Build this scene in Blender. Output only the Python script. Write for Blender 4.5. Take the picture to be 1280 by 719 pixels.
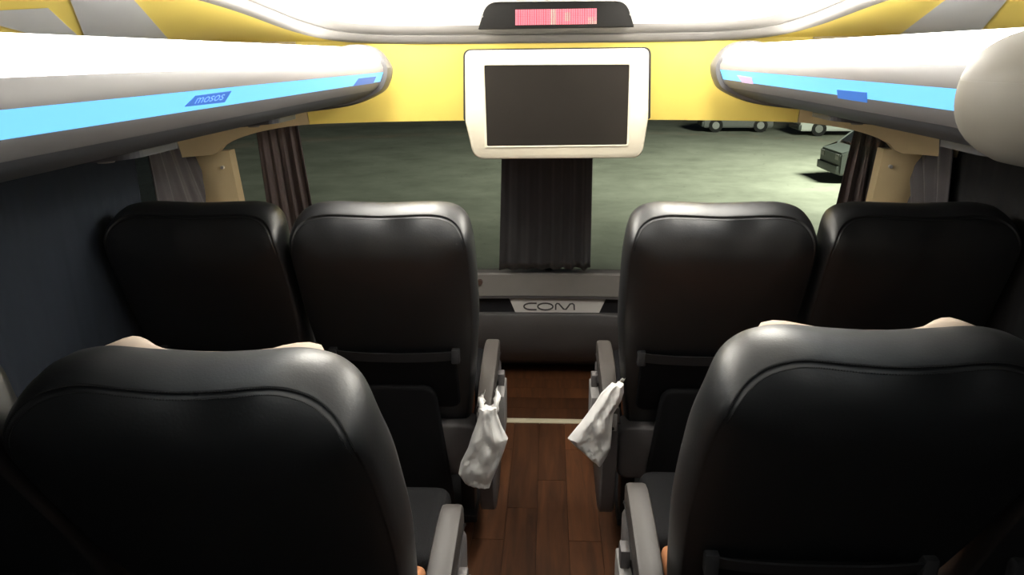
import bpy, bmesh, math, random
from mathutils import Vector, Matrix, noise
from mathutils.bvhtree import BVHTree
R = math.radians
random.seed(7)
for o in list(bpy.data.objects):
    bpy.data.objects.remove(o, do_unlink=True)
scn = bpy.context.scene
COL = scn.collection

# ------------------------------------------------------------------ camera
CAM_Z = 1.60
F_PX = 924.0
PITCH, YAW, ROLL = R(17.4), R(2.95), R(0.5)
cd = bpy.data.cameras.new('camera')
cd.sensor_width = 36.0
cd.lens = F_PX / 1280 * 36
cd.clip_start = 0.02
cam = bpy.data.objects.new('camera', cd)
COL.objects.link(cam)
rot = Matrix.Rotation(YAW, 3, 'Z') @ Matrix.Rotation(math.pi/2 - PITCH, 3, 'X') @ Matrix.Rotation(-ROLL, 3, 'Z')
cam.matrix_world = Matrix.Translation((0, 0, CAM_Z)) @ rot.to_4x4()
scn.camera = cam
CAM = Vector((0, 0, CAM_Z))

def ray(px, py):
    return (rot @ Vector(((px-640)/F_PX, (359.5-py)/F_PX, -1))).normalized()
def at_y(px, py, y):
    d = ray(px, py)
    return CAM + d*(y/d.y)
def at_x(px, py, x):
    d = ray(px, py)
    return CAM + d*(x/d.x)
def at_z(px, py, z):
    d = ray(px, py)
    return CAM + d*((z-CAM_Z)/d.z)

# ------------------------------------------------------------------ world, exposure
w = bpy.data.worlds.new('night_sky')
scn.world = w
w.use_nodes = True
bg = w.node_tree.nodes['Background']
bg.inputs[0].default_value = (0.020, 0.026, 0.036, 1)
bg.inputs[1].default_value = 0.35
scn.view_settings.view_transform = 'Standard'
scn.view_settings.look = 'None'
scn.view_settings.gamma = 1
scn.view_settings.use_curve_mapping = False
scn.view_settings.exposure = 0.0

# yard floodlight outside, ahead and to the right of the coach
ld = bpy.data.lights.new('yard_floodlight', 'SPOT')
ld.energy = 19000
ld.color = (1.0, 1.0, 0.84)
ld.spot_size = R(140)
ld.spot_blend = 0.9
ld.shadow_soft_size = 1.5
lo = bpy.data.objects.new('yard_floodlight', ld)
COL.objects.link(lo)
lo.location = (14.0, 22.0, 6.0)
lo.rotation_euler = (Vector((8.5, 26.0, -2.35)) - Vector(lo.location)).to_track_quat('-Z', 'Y').to_euler()

DIFFUSER_POWER = 6.5
CEILING_POWER = 31.0
BLUE_POWER = 1.0

# ------------------------------------------------------------------ materials
MATS = {}
def mat(name, col, rough=0.5, metal=0.0, spec=0.5, emit=None, power=0.0, bump=None, vary=None, coat=0.0, sheen=0.0):
    if name in MATS: return MATS[name]
    m = bpy.data.materials.new(name); m.use_nodes = True
    nt = m.node_tree; b = nt.nodes['Principled BSDF']
    b.inputs['Base Color'].default_value = (*col, 1)
    b.inputs['Roughness'].default_value = rough
    b.inputs['Metallic'].default_value = metal
    b.inputs['Specular IOR Level'].default_value = spec
    b.inputs['Coat Weight'].default_value = coat
    b.inputs['Sheen Weight'].default_value = sheen
    if emit:
        b.inputs['Emission Color'].default_value = (*emit, 1)
        b.inputs['Emission Strength'].default_value = power
    tc = None
    if bump or vary:
        tc = nt.nodes.new('ShaderNodeTexCoord')
    if bump:
        sc, st, dist = bump
        n = nt.nodes.new('ShaderNodeTexNoise'); n.inputs['Scale'].default_value = sc
        n.inputs['Detail'].default_value = 4
        nt.links.new(tc.outputs['Object'], n.inputs['Vector'])
        bp = nt.nodes.new('ShaderNodeBump'); bp.inputs['Strength'].default_value = st
        bp.inputs['Distance'].default_value = dist
        nt.links.new(n.outputs['Fac'], bp.inputs['Height'])
        nt.links.new(bp.outputs['Normal'], b.inputs['Normal'])
    if vary:
        sc, amt = vary
        n = nt.nodes.new('ShaderNodeTexNoise'); n.inputs['Scale'].default_value = sc
        n.inputs['Detail'].default_value = 5
        nt.links.new(tc.outputs['Object'], n.inputs['Vector'])
        mp = nt.nodes.new('ShaderNodeMapRange')
        mp.inputs['From Min'].default_value = 0.3; mp.inputs['From Max'].default_value = 0.7
        mp.inputs['To Min'].default_value = 1-amt; mp.inputs['To Max'].default_value = 1+amt
        nt.links.new(n.outputs['Fac'], mp.inputs['Value'])
        mx = nt.nodes.new('ShaderNodeMix'); mx.data_type = 'RGBA'; mx.blend_type = 'MULTIPLY'
        mx.inputs['Factor'].default_value = 1
        mx.inputs['A'].default_value = (*col, 1)
        nt.links.new(mp.outputs['Result'], mx.inputs['B'])
        nt.links.new(mx.outputs['Result'], b.inputs['Base Color'])
    MATS[name] = m
    return m

LEATHER = mat('black_leather', (0.0105, 0.0112, 0.0128), 0.45, spec=1.0, bump=(260, 0.12, 0.002))
CREAM = mat('cream_headrest', (0.62, 0.50, 0.40), 0.75, bump=(300, 0.1, 0.002))
TAN = mat('tan_seat_cover', (0.50, 0.21, 0.09), 0.7, bump=(300, 0.1, 0.002))
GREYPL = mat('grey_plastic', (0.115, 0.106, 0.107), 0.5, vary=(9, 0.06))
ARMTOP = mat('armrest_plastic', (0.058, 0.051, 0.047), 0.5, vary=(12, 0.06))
LTPL = mat('light_grey_plastic', (0.24, 0.23, 0.225), 0.5)
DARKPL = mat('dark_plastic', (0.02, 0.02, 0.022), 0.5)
BLACKM = mat('black_mesh_fabric', (0.008, 0.008, 0.009), 0.7, spec=0.15, bump=(600, 0.3, 0.002))
BAND = mat('elastic_band', (0.035, 0.035, 0.038), 0.6, bump=(500, 0.3, 0.002))
STITCH = mat('stitching', (0.006, 0.006, 0.007), 0.7)
METAL = mat('steel', (0.45, 0.45, 0.45), 0.35, metal=1)
YELLOW = mat('yellow_panel', (0.93, 0.74, 0.17), 0.35, vary=(3, 0.03))
BEIGE = mat('beige_trim', (0.60, 0.48, 0.28), 0.55, vary=(4, 0.05))
TRIMG = mat('grey_ceiling_trim', (0.19, 0.182, 0.176), 0.5)
RIBG = mat('grey_rib', (0.56, 0.58, 0.61), 0.45)
CEILW = mat('white_ceiling', (0.82, 0.82, 0.80), 0.6)
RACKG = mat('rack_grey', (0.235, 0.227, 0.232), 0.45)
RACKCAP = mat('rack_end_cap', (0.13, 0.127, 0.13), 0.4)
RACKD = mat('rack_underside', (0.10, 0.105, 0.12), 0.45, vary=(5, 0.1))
LAMPW = mat('lamp_diffuser', (0.9, 0.9, 0.88), 0.4, emit=(1.0, 0.965, 0.90), power=DIFFUSER_POWER)
LAMPC = mat('ceiling_lamp_diffuser', (0.9, 0.9, 0.88), 0.4, emit=(1.0, 0.95, 0.86), power=CEILING_POWER)
BLUEL = mat('blue_night_light', (0.10, 0.35, 0.6), 0.4, emit=(0.20, 0.62, 1.0), power=BLUE_POWER)
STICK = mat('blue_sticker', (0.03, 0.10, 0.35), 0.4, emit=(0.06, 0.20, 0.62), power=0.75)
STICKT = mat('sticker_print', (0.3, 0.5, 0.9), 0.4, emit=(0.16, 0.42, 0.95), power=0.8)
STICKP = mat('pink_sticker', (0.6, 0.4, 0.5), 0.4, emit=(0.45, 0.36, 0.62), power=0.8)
SILLG = mat('sill_grey', (0.23, 0.215, 0.20), 0.5, vary=(6, 0.08))
DASHG = mat('dash_grey', (0.105, 0.10, 0.10), 0.5, vary=(5, 0.1))
SLOT = mat('slot_black', (0.012, 0.012, 0.014), 0.4)
PLATE = mat('plate_silver', (0.62, 0.60, 0.57), 0.4)
PRINT = mat('plate_letters', (0.06, 0.055, 0.055), 0.5)
KNOB = mat('brown_knob', (0.10, 0.06, 0.045), 0.4)
BEZEL = mat('monitor_bezel', (0.76, 0.70, 0.56), 0.4)
SCREEN = mat('monitor_screen', (0.024, 0.021, 0.018), 0.28, spec=0.35)
SIGNB = mat('sign_black', (0.014, 0.0135, 0.013), 0.5, spec=0.08)
LEDR = mat('led_dots', (0.5, 0.05, 0.08), 0.4, emit=(1.0, 0.36, 0.42), power=1.15)
LEDOFF = mat('led_dots_pale', (0.4, 0.33, 0.3), 0.4, emit=(0.62, 0.42, 0.38), power=0.7)
LEDBACK = mat('led_window', (0.12, 0.005, 0.01), 0.4, emit=(0.42, 0.01, 0.03), power=0.7)
CURT = mat('curtain_cloth', (0.040, 0.037, 0.042), 0.9, sheen=0.3, bump=(200, 0.2, 0.002))
CURTB = mat('curtain_brown', (0.115, 0.088, 0.084), 0.9, sheen=0.3, bump=(200, 0.2, 0.002))
CURTS = mat('curtain_grey', (0.085, 0.078, 0.085), 0.9, sheen=0.3, bump=(200, 0.2, 0.002))
CURTN = mat('curtain_haze_navy', (0.020, 0.028, 0.042), 0.9)  # blue veil of haze put into the cloth colour
CURTK = mat('curtain_black', (0.010, 0.010, 0.012), 0.9)
WALLD = mat('dark_side_panel', (0.035, 0.037, 0.042), 0.7, vary=(6, 0.1))
RUBBER = mat('window_rubber', (0.012, 0.012, 0.013), 0.6)
HOUS = mat('beige_housing', (0.31, 0.285, 0.24), 0.5)
STRIP = mat('threshold_strip', (0.62, 0.56, 0.40), 0.4)
UNDERF = mat('under_floor', (0.02, 0.014, 0.011), 0.8)

def glass(name, tint, refl):
    m = bpy.data.materials.new(name); m.use_nodes = True
    nt = m.node_tree; nt.nodes.clear()
    out = nt.nodes.new('ShaderNodeOutputMaterial')
    tr = nt.nodes.new('ShaderNodeBsdfTransparent'); tr.inputs[0].default_value = (*tint, 1)
    gl = nt.nodes.new('ShaderNodeBsdfGlossy'); gl.inputs['Roughness'].default_value = 0.06
    df = nt.nodes.new('ShaderNodeBsdfDiffuse'); df.inputs[0].default_value = (0.5, 0.5, 0.5, 1)
    lw = nt.nodes.new('ShaderNodeLayerWeight')
    pw_ = nt.nodes.new('ShaderNodeMath'); pw_.operation = 'POWER'; pw_.inputs[1].default_value = 4
    nt.links.new(lw.outputs['Facing'], pw_.inputs[0])
    fr = nt.nodes.new('ShaderNodeMath'); fr.operation = 'MULTIPLY_ADD'; fr.inputs[1].default_value = 0.6; fr.inputs[2].default_value = refl
    nt.links.new(pw_.outputs[0], fr.inputs[0])
    mx = nt.nodes.new('ShaderNodeMixShader'); mx2 = nt.nodes.new('ShaderNodeMixShader')
    # a film of dust and dried drops on the pane
    tc = nt.nodes.new('ShaderNodeTexCoord')
    vo = nt.nodes.new('ShaderNodeTexVoronoi'); vo.inputs['Scale'].default_value = 22
    nt.links.new(tc.outputs['Object'], vo.inputs['Vector'])
    mr = nt.nodes.new('ShaderNodeMapRange')
    mr.inputs['From Min'].default_value = 0.05; mr.inputs['From Max'].default_value = 0.09
    mr.inputs['To Min'].default_value = 0.16; mr.inputs['To Max'].default_value = 0.006
    nt.links.new(vo.outputs['Distance'], mr.inputs['Value'])
    nt.links.new(fr.outputs[0], mx.inputs[0])
    nt.links.new(tr.outputs[0], mx.inputs[1]); nt.links.new(gl.outputs[0], mx.inputs[2])
    nt.links.new(mr.outputs[0], mx2.inputs[0])
    nt.links.new(mx.outputs[0], mx2.inputs[1]); nt.links.new(df.outputs[0], mx2.inputs[2])
    nt.links.new(mx2.outputs[0], out.inputs[0])
    return m
WGLASS = glass('windscreen_glass', (0.86, 0.90, 0.87), 0.022)
SGLASS = glass('tinted_side_glass', (0.45, 0.48, 0.52), 0.03)

def wood_mat():
    m = bpy.data.materials.new('wood_vinyl'); m.use_nodes = True
    nt = m.node_tree; b = nt.nodes['Principled BSDF']
    tc = nt.nodes.new('ShaderNodeTexCoord'); oi = nt.nodes.new('ShaderNodeObjectInfo')
    mpg = nt.nodes.new('ShaderNodeMapping'); mpg.inputs['Scale'].default_value = (26, 2.2, 10)
    ad = nt.nodes.new('ShaderNodeVectorMath'); ad.operation = 'ADD'
    ml = nt.nodes.new('ShaderNodeMath'); ml.operation = 'MULTIPLY'; ml.inputs[1].default_value = 37
    nt.links.new(oi.outputs['Random'], ml.inputs[0])
    nt.links.new(tc.outputs['Object'], mpg.inputs[0])
    nt.links.new(mpg.outputs[0], ad.inputs[0]); nt.links.new(ml.outputs[0], ad.inputs[1])
    n = nt.nodes.new('ShaderNodeTexNoise'); n.inputs['Scale'].default_value = 1.5; n.inputs['Detail'].default_value = 7
    n.inputs['Distortion'].default_value = 0.6
    nt.links.new(ad.outputs[0], n.inputs['Vector'])
    cr = nt.nodes.new('ShaderNodeValToRGB')
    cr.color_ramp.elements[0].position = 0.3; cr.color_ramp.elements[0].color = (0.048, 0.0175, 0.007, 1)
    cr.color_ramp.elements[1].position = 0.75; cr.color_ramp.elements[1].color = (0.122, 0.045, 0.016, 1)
    nt.links.new(n.outputs['Fac'], cr.inputs[0])
    mr = nt.nodes.new('ShaderNodeMapRange'); mr.inputs['To Min'].default_value = 0.72; mr.inputs['To Max'].default_value = 1.25
    nt.links.new(oi.outputs['Random'], mr.inputs['Value'])
    mx = nt.nodes.new('ShaderNodeMix'); mx.data_type = 'RGBA'; mx.blend_type = 'MULTIPLY'; mx.inputs['Factor'].default_value = 1
    nt.links.new(cr.outputs[0], mx.inputs['A']); nt.links.new(mr.outputs[0], mx.inputs['B'])
    nt.links.new(mx.outputs['Result'], b.inputs['Base Color'])
    b.inputs['Roughness'].default_value = 0.48
    return m
WOOD = wood_mat()

def bag_mat():
    m = bpy.data.materials.new('thin_white_plastic'); m.use_nodes = True
    nt = m.node_tree; b = nt.nodes['Principled BSDF']
    b.inputs['Base Color'].default_value = (0.90, 0.89, 0.87, 1)
    b.inputs['Roughness'].default_value = 0.32
    b.inputs['Subsurface Weight'].default_value = 0.15
    b.inputs['Subsurface Radius'].default_value = (0.02, 0.02, 0.02)
    return m
BAG = bag_mat()

# ------------------------------------------------------------------ helpers
def tag(o, label=None, cat=None, group=None, kind=None):
    if label: o['label'] = label
    if cat: o['category'] = cat
    if group: o['group'] = group
    if kind: o['kind'] = kind
    return o
def link(name, me, material, parent=None, smooth=False):
    o = bpy.data.objects.new(name, me)
    COL.objects.link(o)
    if material: me.materials.append(material)
    if parent is not None: o.parent = parent
    if smooth:
        for p in me.polygons: p.use_smooth = True
    return o
def empty(name, loc=(0, 0, 0)):
    e = bpy.data.objects.new(name, None); e.empty_display_size = 0.1
    COL.objects.link(e); e.location = loc
    return e
def finish(name, bm, material, parent=None, smooth=False, sharp=None):
    bmesh.ops.recalc_face_normals(bm, faces=bm.faces[:])
    me = bpy.data.meshes.new(name); bm.to_mesh(me); bm.free()
    o = link(name, me, material, parent, smooth or sharp is not None)
    if sharp is not None:
        me.set_sharp_from_angle(angle=R(sharp))
    return o
def add_box(bm, x0, x1, y0, y1, z0, z1, bev=0.0, seg=2):
    g = bmesh.ops.create_cube(bm, size=1)
    for v in g['verts']:
        v.co = Vector((x0+(v.co.x+.5)*(x1-x0), y0+(v.co.y+.5)*(y1-y0), z0+(v.co.z+.5)*(z1-z0)))
    if bev:
        es = list({e for v in g['verts'] for e in v.link_edges})
        bmesh.ops.bevel(bm, geom=es, offset=bev, segments=seg, profile=0.5, affect='EDGES')
def box(name, x0, x1, y0, y1, z0, z1, m, parent=None, bev=0.0, seg=2):
    bm = bmesh.new(); add_box(bm, x0, x1, y0, y1, z0, z1, bev, seg)
    return finish(name, bm, m, parent, sharp=35 if bev else None)
def add_cyl(bm, p0, p1, r0, r1=None, n=16):
    r1 = r0 if r1 is None else r1
    p0, p1 = Vector(p0), Vector(p1)
    q = (p1-p0).to_track_quat('Z', 'Y')
    a = [bm.verts.new(p0+q@Vector((r0*math.cos(i*2*math.pi/n), r0*math.sin(i*2*math.pi/n), 0))) for i in range(n)]
    b = [bm.verts.new(p1+q@Vector((r1*math.cos(i*2*math.pi/n), r1*math.sin(i*2*math.pi/n), 0))) for i in range(n)]
    for i in range(n):
        bm.faces.new((a[i], a[(i+1) % n], b[(i+1) % n], b[i]))
    bm.faces.new(a[::-1]); bm.faces.new(b)
def cyl(name, p0, p1, r, m, parent=None, n=16, r1=None):
    bm = bmesh.new(); add_cyl(bm, p0, p1, r, r1, n)
    return finish(name, bm, m, parent, sharp=40)
def catmull(pts, n=6, closed=False):
    P = [Vector(p) for p in pts]; N = len(P); out = []
    for i in range(N if closed else N-1):
        if closed: a, b, c, d = P[i-1], P[i], P[(i+1) % N], P[(i+2) % N]
        else: a, b, c, d = P[max(i-1, 0)], P[i], P[i+1], P[min(i+2, N-1)]
        for k in range(n):
            t = k/n
            out.append(0.5*((2*b)+(c-a)*t+(2*a-5*b+4*c-d)*t*t+(3*b-a-3*c+d)*t**3))
    if not closed: out.append(P[-1])
    return out
def loft(bm, rings, closed_ring=True, cap=True):
    vr = [[bm.verts.new(p) for p in r] for r in rings]
    n = len(vr[0])
    for a, b in zip(vr, vr[1:]):
        for i in range(n if closed_ring else n-1):
            bm.faces.new((a[i], a[(i+1) % n], b[(i+1) % n], b[i]))
    if cap and closed_ring:
        bm.faces.new(vr[0][::-1]); bm.faces.new(vr[-1])
    return vr
def sheet(bm, f, nu, nv, th):
    """closed thin sheet: f(u,v) -> point ; th = thickness vector or function"""
    A = [[Vector(f(i/nu, j/nv)) for i in range(nu+1)] for j in range(nv+1)]
    t = th if callable(th) else (lambda p: Vector(th))
    V1 = [[bm.verts.new(p) for p in r] for r in A]
    V2 = [[bm.verts.new(p+t(p)) for p in r] for r in A]
    for j in range(nv):
        for i in range(nu):
            bm.faces.new((V1[j][i], V1[j][i+1], V1[j+1][i+1], V1[j+1][i]))
            bm.faces.new((V2[j][i], V2[j+1][i], V2[j+1][i+1], V2[j][i+1]))
    for i in range(nu):
        bm.faces.new((V1[0][i], V2[0][i], V2[0][i+1], V1[0][i+1]))
        bm.faces.new((V1[nv][i], V1[nv][i+1], V2[nv][i+1], V2[nv][i]))
    for j in range(nv):
        bm.faces.new((V1[j][0], V1[j+1][0], V2[j+1][0], V2[j][0]))
        bm.faces.new((V1[j][nu], V2[j][nu], V2[j+1][nu], V1[j+1][nu]))
def prism(bm, outline, to3, d0, d1):
    """outline 2d list, to3(p2, depth) -> point"""
    a = [bm.verts.new(to3(p, d0)) for p in outline]; b = [bm.verts.new(to3(p, d1)) for p in outline]
    n = len(a)
    bm.faces.new(a[::-1]); bm.faces.new(b)
    for i in range(n): bm.faces.new((a[i], a[(i+1) % n], b[(i+1) % n], b[i]))
def smooth01(t):
    t = min(1, max(0, t)); return t*t*(3-2*t)
def rrect(x0, x1, y0, y1, r, n=5):
    out = []
    for cx, cy, a0 in ((x1-r, y1-r, 0), (x0+r, y1-r, 90), (x0+r, y0+r, 180), (x1-r, y0+r, 270)):
        for k in range(n+1):
            a = R(a0+90*k/n); out.append((cx+r*math.cos(a), cy+r*math.sin(a)))
    return out
def copy_tree(o, parent=None):
    c = o.copy(); COL.objects.link(c); c.parent = parent
    for ch in list(o.children): copy_tree(ch, c)
    return c

# ================================================================== SETTING
WX = 1.27                      # inner half width of the coach
YB = -1.0                      # rear end of the modelled stretch
# ---- floor with planks
floor = box('floor', -WX, WX, YB, 3.80, -0.06, -0.006, UNDERF); tag(floor, 'dark red-brown wood-look plank floor of the aisle', 'floor', kind='structure')
pw, gap = 0.112, 0.0015
meshes = {}
def plank(x0, x1, y0, y1):
    key = (round(x1-x0, 4), round(y1-y0, 4))
    if key not in meshes:
        bm = bmesh.new(); add_box(bm, -key[0]/2+gap/2, key[0]/2-gap/2, -key[1]/2+gap/2, key[1]/2-gap/2, -0.006, 0.0)
        bmesh.ops.recalc_face_normals(bm, faces=bm.faces[:])
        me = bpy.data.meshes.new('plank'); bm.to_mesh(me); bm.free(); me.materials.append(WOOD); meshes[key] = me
    o = bpy.data.objects.new('plank', meshes[key]); COL.objects.link(o)
    o.location = ((x0+x1)/2, (y0+y1)/2, 0); o.parent = floor
for c in range(-3, 4):
    x0 = c*pw - pw/2 + 0.02; y = 0.7 - (c*5 % 3)*0.19
    while y < 3.02:
        y1 = min(y+0.62, 3.035)
        if 3.035-y1 < 0.1: y1 = 3.035
        plank(x0, x0+pw, y, y1); y = y1
for k in range(6):
    plank(-0.45, 0.45, 3.075+k*0.112, 3.075+(k+1)*0.112)
box('threshold_strip', -0.45, 0.45, 3.036, 3.074, -0.006, 0.004, STRIP, floor, bev=0.002)

# ---- side walls with a window opening, added rear closing wall, roof
def side_wall(s, name, wn):
    bm = bmesh.new()
    xs = (s*WX, s*(WX+0.05)); x0, x1 = min(xs), max(xs)
    add_box(bm, x0, x1, YB, 3.0, -0.06, 0.72)
    add_box(bm, x0, x1, YB, 2.62, 1.40, 2.0)
    add_box(bm, x0, x1, 2.47, 2.75, 0.72, 1.40)
    add_box(bm, x0, x1, 0.85, 0.97, 0.72, 1.40)
    add_box(bm, x0, x1, YB, -0.6, 0.72, 1.40)
    o = finish(name, bm, WALLD)
    tag(o, 'dark side panel of the coach along the %s seats' % ('left' if s < 0 else 'right'), 'wall', kind='structure')
    g = empty(wn, (s*(WX+0.02), 0.9, 0.72))
    tag(g, 'dark tinted side window beside the %s seats' % ('left' if s < 0 else 'right'), 'window', kind='structure')
    for (a, b) in ((-0.6, 0.85), (0.97, 2.47)):
        box('pane', -0.004, 0.004, a-0.9, b-0.9, 0.0, 0.68, SGLASS, g)
        bm = bmesh.new()
        for (p, q, zz0, zz1) in ((a, b, 0.0, 0.02), (a, b, 0.66, 0.68), (a, a+0.02, 0.02, 0.66), (b-0.02, b, 0.02, 0.66)):
            add_box(bm, -0.012, 0.012, p-0.9, q-0.9, zz0, zz1)
        finish('window_rubber', bm, RUBBER, g)
side_wall(-1, 'wall_left', 'window_2'); side_wall(1, 'wall_right', 'window_3')
wb = box('wall_back', -WX-0.05, WX+0.05, YB-0.05, YB, -0.06, 2.0, WALLD)  # unseen wall added for light bounce; the coach really runs on behind
tag(wb, 'added dark wall closing off the unseen cabin behind', 'wall', kind='structure')

# ---- ceiling moulding (U shaped), dome and yellow coves
half = [(-0.90, YB, 1.80), (-0.90, 0.6, 1.80), (-0.895, 1.2, 1.80), (-0.875, 1.7, 1.787), (-0.84, 2.10, 1.757), (-0.79, 2.42, 1.712),
        (-0.72, 2.59, 1.686), (-0.61, 2.68, 1.675), (-0.45, 2.71, 1.672), (-0.2, 2.725, 1.672)]
ctrl = half + [(-x, y, z) for (x, y, z) in reversed(half)]
PATH = catmull(ctrl, 6)
def outward(i):
    a, b = PATH[max(i-1, 0)], PATH[min(i+1, len(PATH)-1)]
    t = (b-a); t.z = 0; t.normalize()
    return Vector((-t.y, t.x, 0))
sec = [(0.030, -0.030), (0.004, -0.030), (-0.008, -0.022), (-0.012, -0.004), (-0.006, 0.000), (-0.012, 0.004), (-0.022, 0.016), (-0.020, 0.030), (0.03, 0.034)]
bm = bmesh.new()
rings = [[PATH[i]+outward(i)*a+Vector((0, 0, b)) for a, b in sec] for i in range(len(PATH))]
loft(bm, rings)
tr = finish('trim_1', bm, TRIMG, sharp=50)
tag(tr, 'grey curved moulding around the white ceiling', 'trim', kind='structure')
# dome
bm = bmesh.new()
def dome_ring(i, k):
    p = PATH[i]; o_ = outward(i)
    base = p - o_*0.018 + Vector((0, 0, 0.026))
    tgt = Vector((p.x*0.78, min(p.y, 2.72)-0.12*smooth01((p.y-1.6)/1.0), 1.90))
    flat = Vector((p.x*0.40, min(p.y, 2.25)-0.5*smooth01((p.y-1.6)/1.0), 1.93))
    mid = Vector((0, min(p.y, 1.9), 1.94))
    if k <= 4:
        t = k/4; return base.lerp(tgt, t)+Vector((0, 0, 0.035*math.sin(math.pi*t)))
    return (flat if k == 5 else mid)
V = [[bm.verts.new(dome_ring(i, k)) for i in range(len(PATH))] for k in range(7)]
for a, b in zip(V, V[1:]):
    for i in range(len(PATH)-1):
        try: bm.faces.new((a[i], a[i+1], b[i+1], b[i]))
        except ValueError: pass
bmesh.ops.remove_doubles(bm, verts=bm.verts[:], dist=0.0005)
ce = finish('ceiling', bm, CEILW, smooth=True)
tag(ce, 'white recessed ceiling over the aisle', 'ceiling', kind='structure')
roof = box('roof_skin', -WX-0.05, WX+0.05, YB-0.05, 2.95, 2.0, 2.03, WALLD)
tag(roof, 'outer roof skin above the ceiling', 'roof', kind='structure')

def front_y(x): return 2.735 - 0.25*abs(x/1.05)**3
def cove_pt(i, t):
    p = PATH[i]; a = p + outward(i)*0.012 + Vector((0, 0, -0.024))
    s = -1 if p.x < 0 else 1
    k = smooth01((2.74-p.y)/0.30)
    b = Vector((s*(abs(p.x)+(WX-abs(p.x))*k), min(p.y, front_y(p.x)), 1.645-0.045*k))
    q = a.lerp(b, t)
    q.z += 0.025*math.sin(math.pi*t)*k
    return q
coves = {}
for s, name, lab in ((-1, 'wall_left_cove', 'yellow cove panel above the left luggage rack'), (1, 'wall_right_cove', 'yellow cove panel above the right luggage rack')):
    idx = [i for i in range(len(PATH)) if PATH[i].x*s > 0.40]
    bm = bmesh.new()
    vs = [[bm.verts.new(cove_pt(i, t/8)) for t in range(9)] for i in idx]
    for a, b in zip(vs, vs[1:]):
        for t in range(8): bm.faces.new((a[t], a[t+1], b[t+1], b[t]))
    bmesh.ops.recalc_face_normals(bm, faces=bm.faces[:])
    tree = BVHTree.FromBMesh(bm)
    o = finish(name, bm, YELLOW, smooth=True)
    tag(o, lab, 'wall', kind='structure')
    coves[s] = (o, tree)
def rib(s, quads, name, m, drop):
    o, tree = coves[s]
    bm = bmesh.new()
    rows = []
    for k in range(7):
        t = k/6; row = []
        for (a, b) in quads:
            px = (a[0]+(b[0]-a[0])*t, a[1]+(b[1]-a[1])*t)
            hit = tree.ray_cast(CAM, ray(*px))[0]
            if hit is None: break
            row.append(hit)
        if len(row) == 2: rows.append(row)
    if len(rows) < 2: print('rib miss', name); return
    low = [[p+(CAM-p).normalized()*drop for p in r] for r in rows]
    up = [[p-(CAM-p).normalized()*0.01 for p in r] for r in rows]
    loft(bm, [[l[0], l[1], u[1], u[0]] for l, u in zip(low, up)])
    finish(name, bm, m, o, sharp=40)
rib(-1, (((80, -20), (112, 62)), ((150, -20), (222, 62))), 'grey_rib', RIBG, 0.012)
rib(1, (((1208, -20), (1100, 62)), ((1276, -20), (1206, 62))), 'grey_rib', RIBG, 0.012)
rib(-1, (((-60, 16), (110, 62)), ((60, 10), (116, 62))), 'grey_filler', RIBG, 0.008)

# ---- front upper panel (yellow) and beige corner trims around the windscreen
def panel_bot(x):
    t = min(1, max(0, (abs(x)-0.82)/0.31)); return 1.372 - 0.085*(1-math.sqrt(1-t*t))
def front_panel(x0, x1, name, m, n=24, parent=None, extra=0.0):
    bm = bmesh.new()
    def f(u, v):
        x = x0+(x1-x0)*u; zt = 1.652; zb = panel_bot(x)
        z = zb+(zt-zb)*v
        return (x, front_y(x)+0.07*(1-v)-extra, z)
    sheet(bm, f, n, 6, (0, 0.025, 0))
    return finish(name, bm, m, parent, sharp=40)
fp = front_panel(-0.86, 0.86, 'wall_front', YELLOW, 40)
tag(fp, 'glossy yellow panel across the front above the windscreen', 'wall', kind='structure')
for s, tn in ((-1, 'trim_2'), (1, 'trim_3')):
    o = front_panel(s*0.862, s*1.262, tn, BEIGE, 24)
    tag(o, 'beige corner trim at the %s end of the windscreen header' % ('left' if s < 0 else 'right'), 'trim', kind='structure')
# pillars
for s, tn in ((-1, 'trim_4'), (1, 'trim_5')):
    bm = bmesh.new()
    def f(u, v, s=s):
        z = 0.45+(1.292-0.45)*v
        x = 1.120+0.142*u+0.0*(1-v)
        y = 2.56-0.03*u-0.02*math.sin(math.pi*u)+0.16*(1-v)
        return (s*x, y, z)
    sheet(bm, f, 12, 8, (0, 0.05, 0))
    o = finish(tn, bm, BEIGE, sharp=50)
    tag(o, 'beige windscreen pillar at the front %s corner' % ('left' if s < 0 else 'right'), 'trim', kind='structure')
    p = Vector((s*1.145, 2.555, 1.235))
    cyl('screw', p, p+Vector((0, -0.012, 0)), 0.006, PLATE, o, 10)

# ---- windscreen: two panes and rubber frame
def glass_pt(x, z):
    return Vector((x, 3.43-(z-0.60)*0.68-0.30*(abs(x)/1.1)**3, z))
ws = empty('window_1', (0, 3.43, 0.6)); tag(ws, 'sloping night-dark windscreen in two panes at the front', 'window', kind='structure')
for s in (-1, 1):
    bm = bmesh.new()
    sheet(bm, lambda u, v: glass_pt(s*(0.012+1.24*u), 0.58+0.84*v)-Vector((0, 3.43, 0.6)), 20, 6, (0, 0.006, 0.004))
    finish('pane', bm, WGLASS, ws, smooth=True)
bm = bmesh.new()
sheet(bm, lambda u, v: glass_pt(-0.016+0.032*u, 0.58+0.84*v)-Vector((0, 3.445, 0.6)), 1, 6, (0, 0.02, 0.01))
finish('centre_rubber', bm, RUBBER, ws)
bm = bmesh.new()
sheet(bm, lambda u, v: glass_pt(-1.25+2.5*u, 0.575+0.02*v)-Vector((0, 3.44, 0.6)), 40, 1, (0, 0.03, 0.01))
finish('bottom_rubber', bm, RUBBER, ws)

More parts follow.
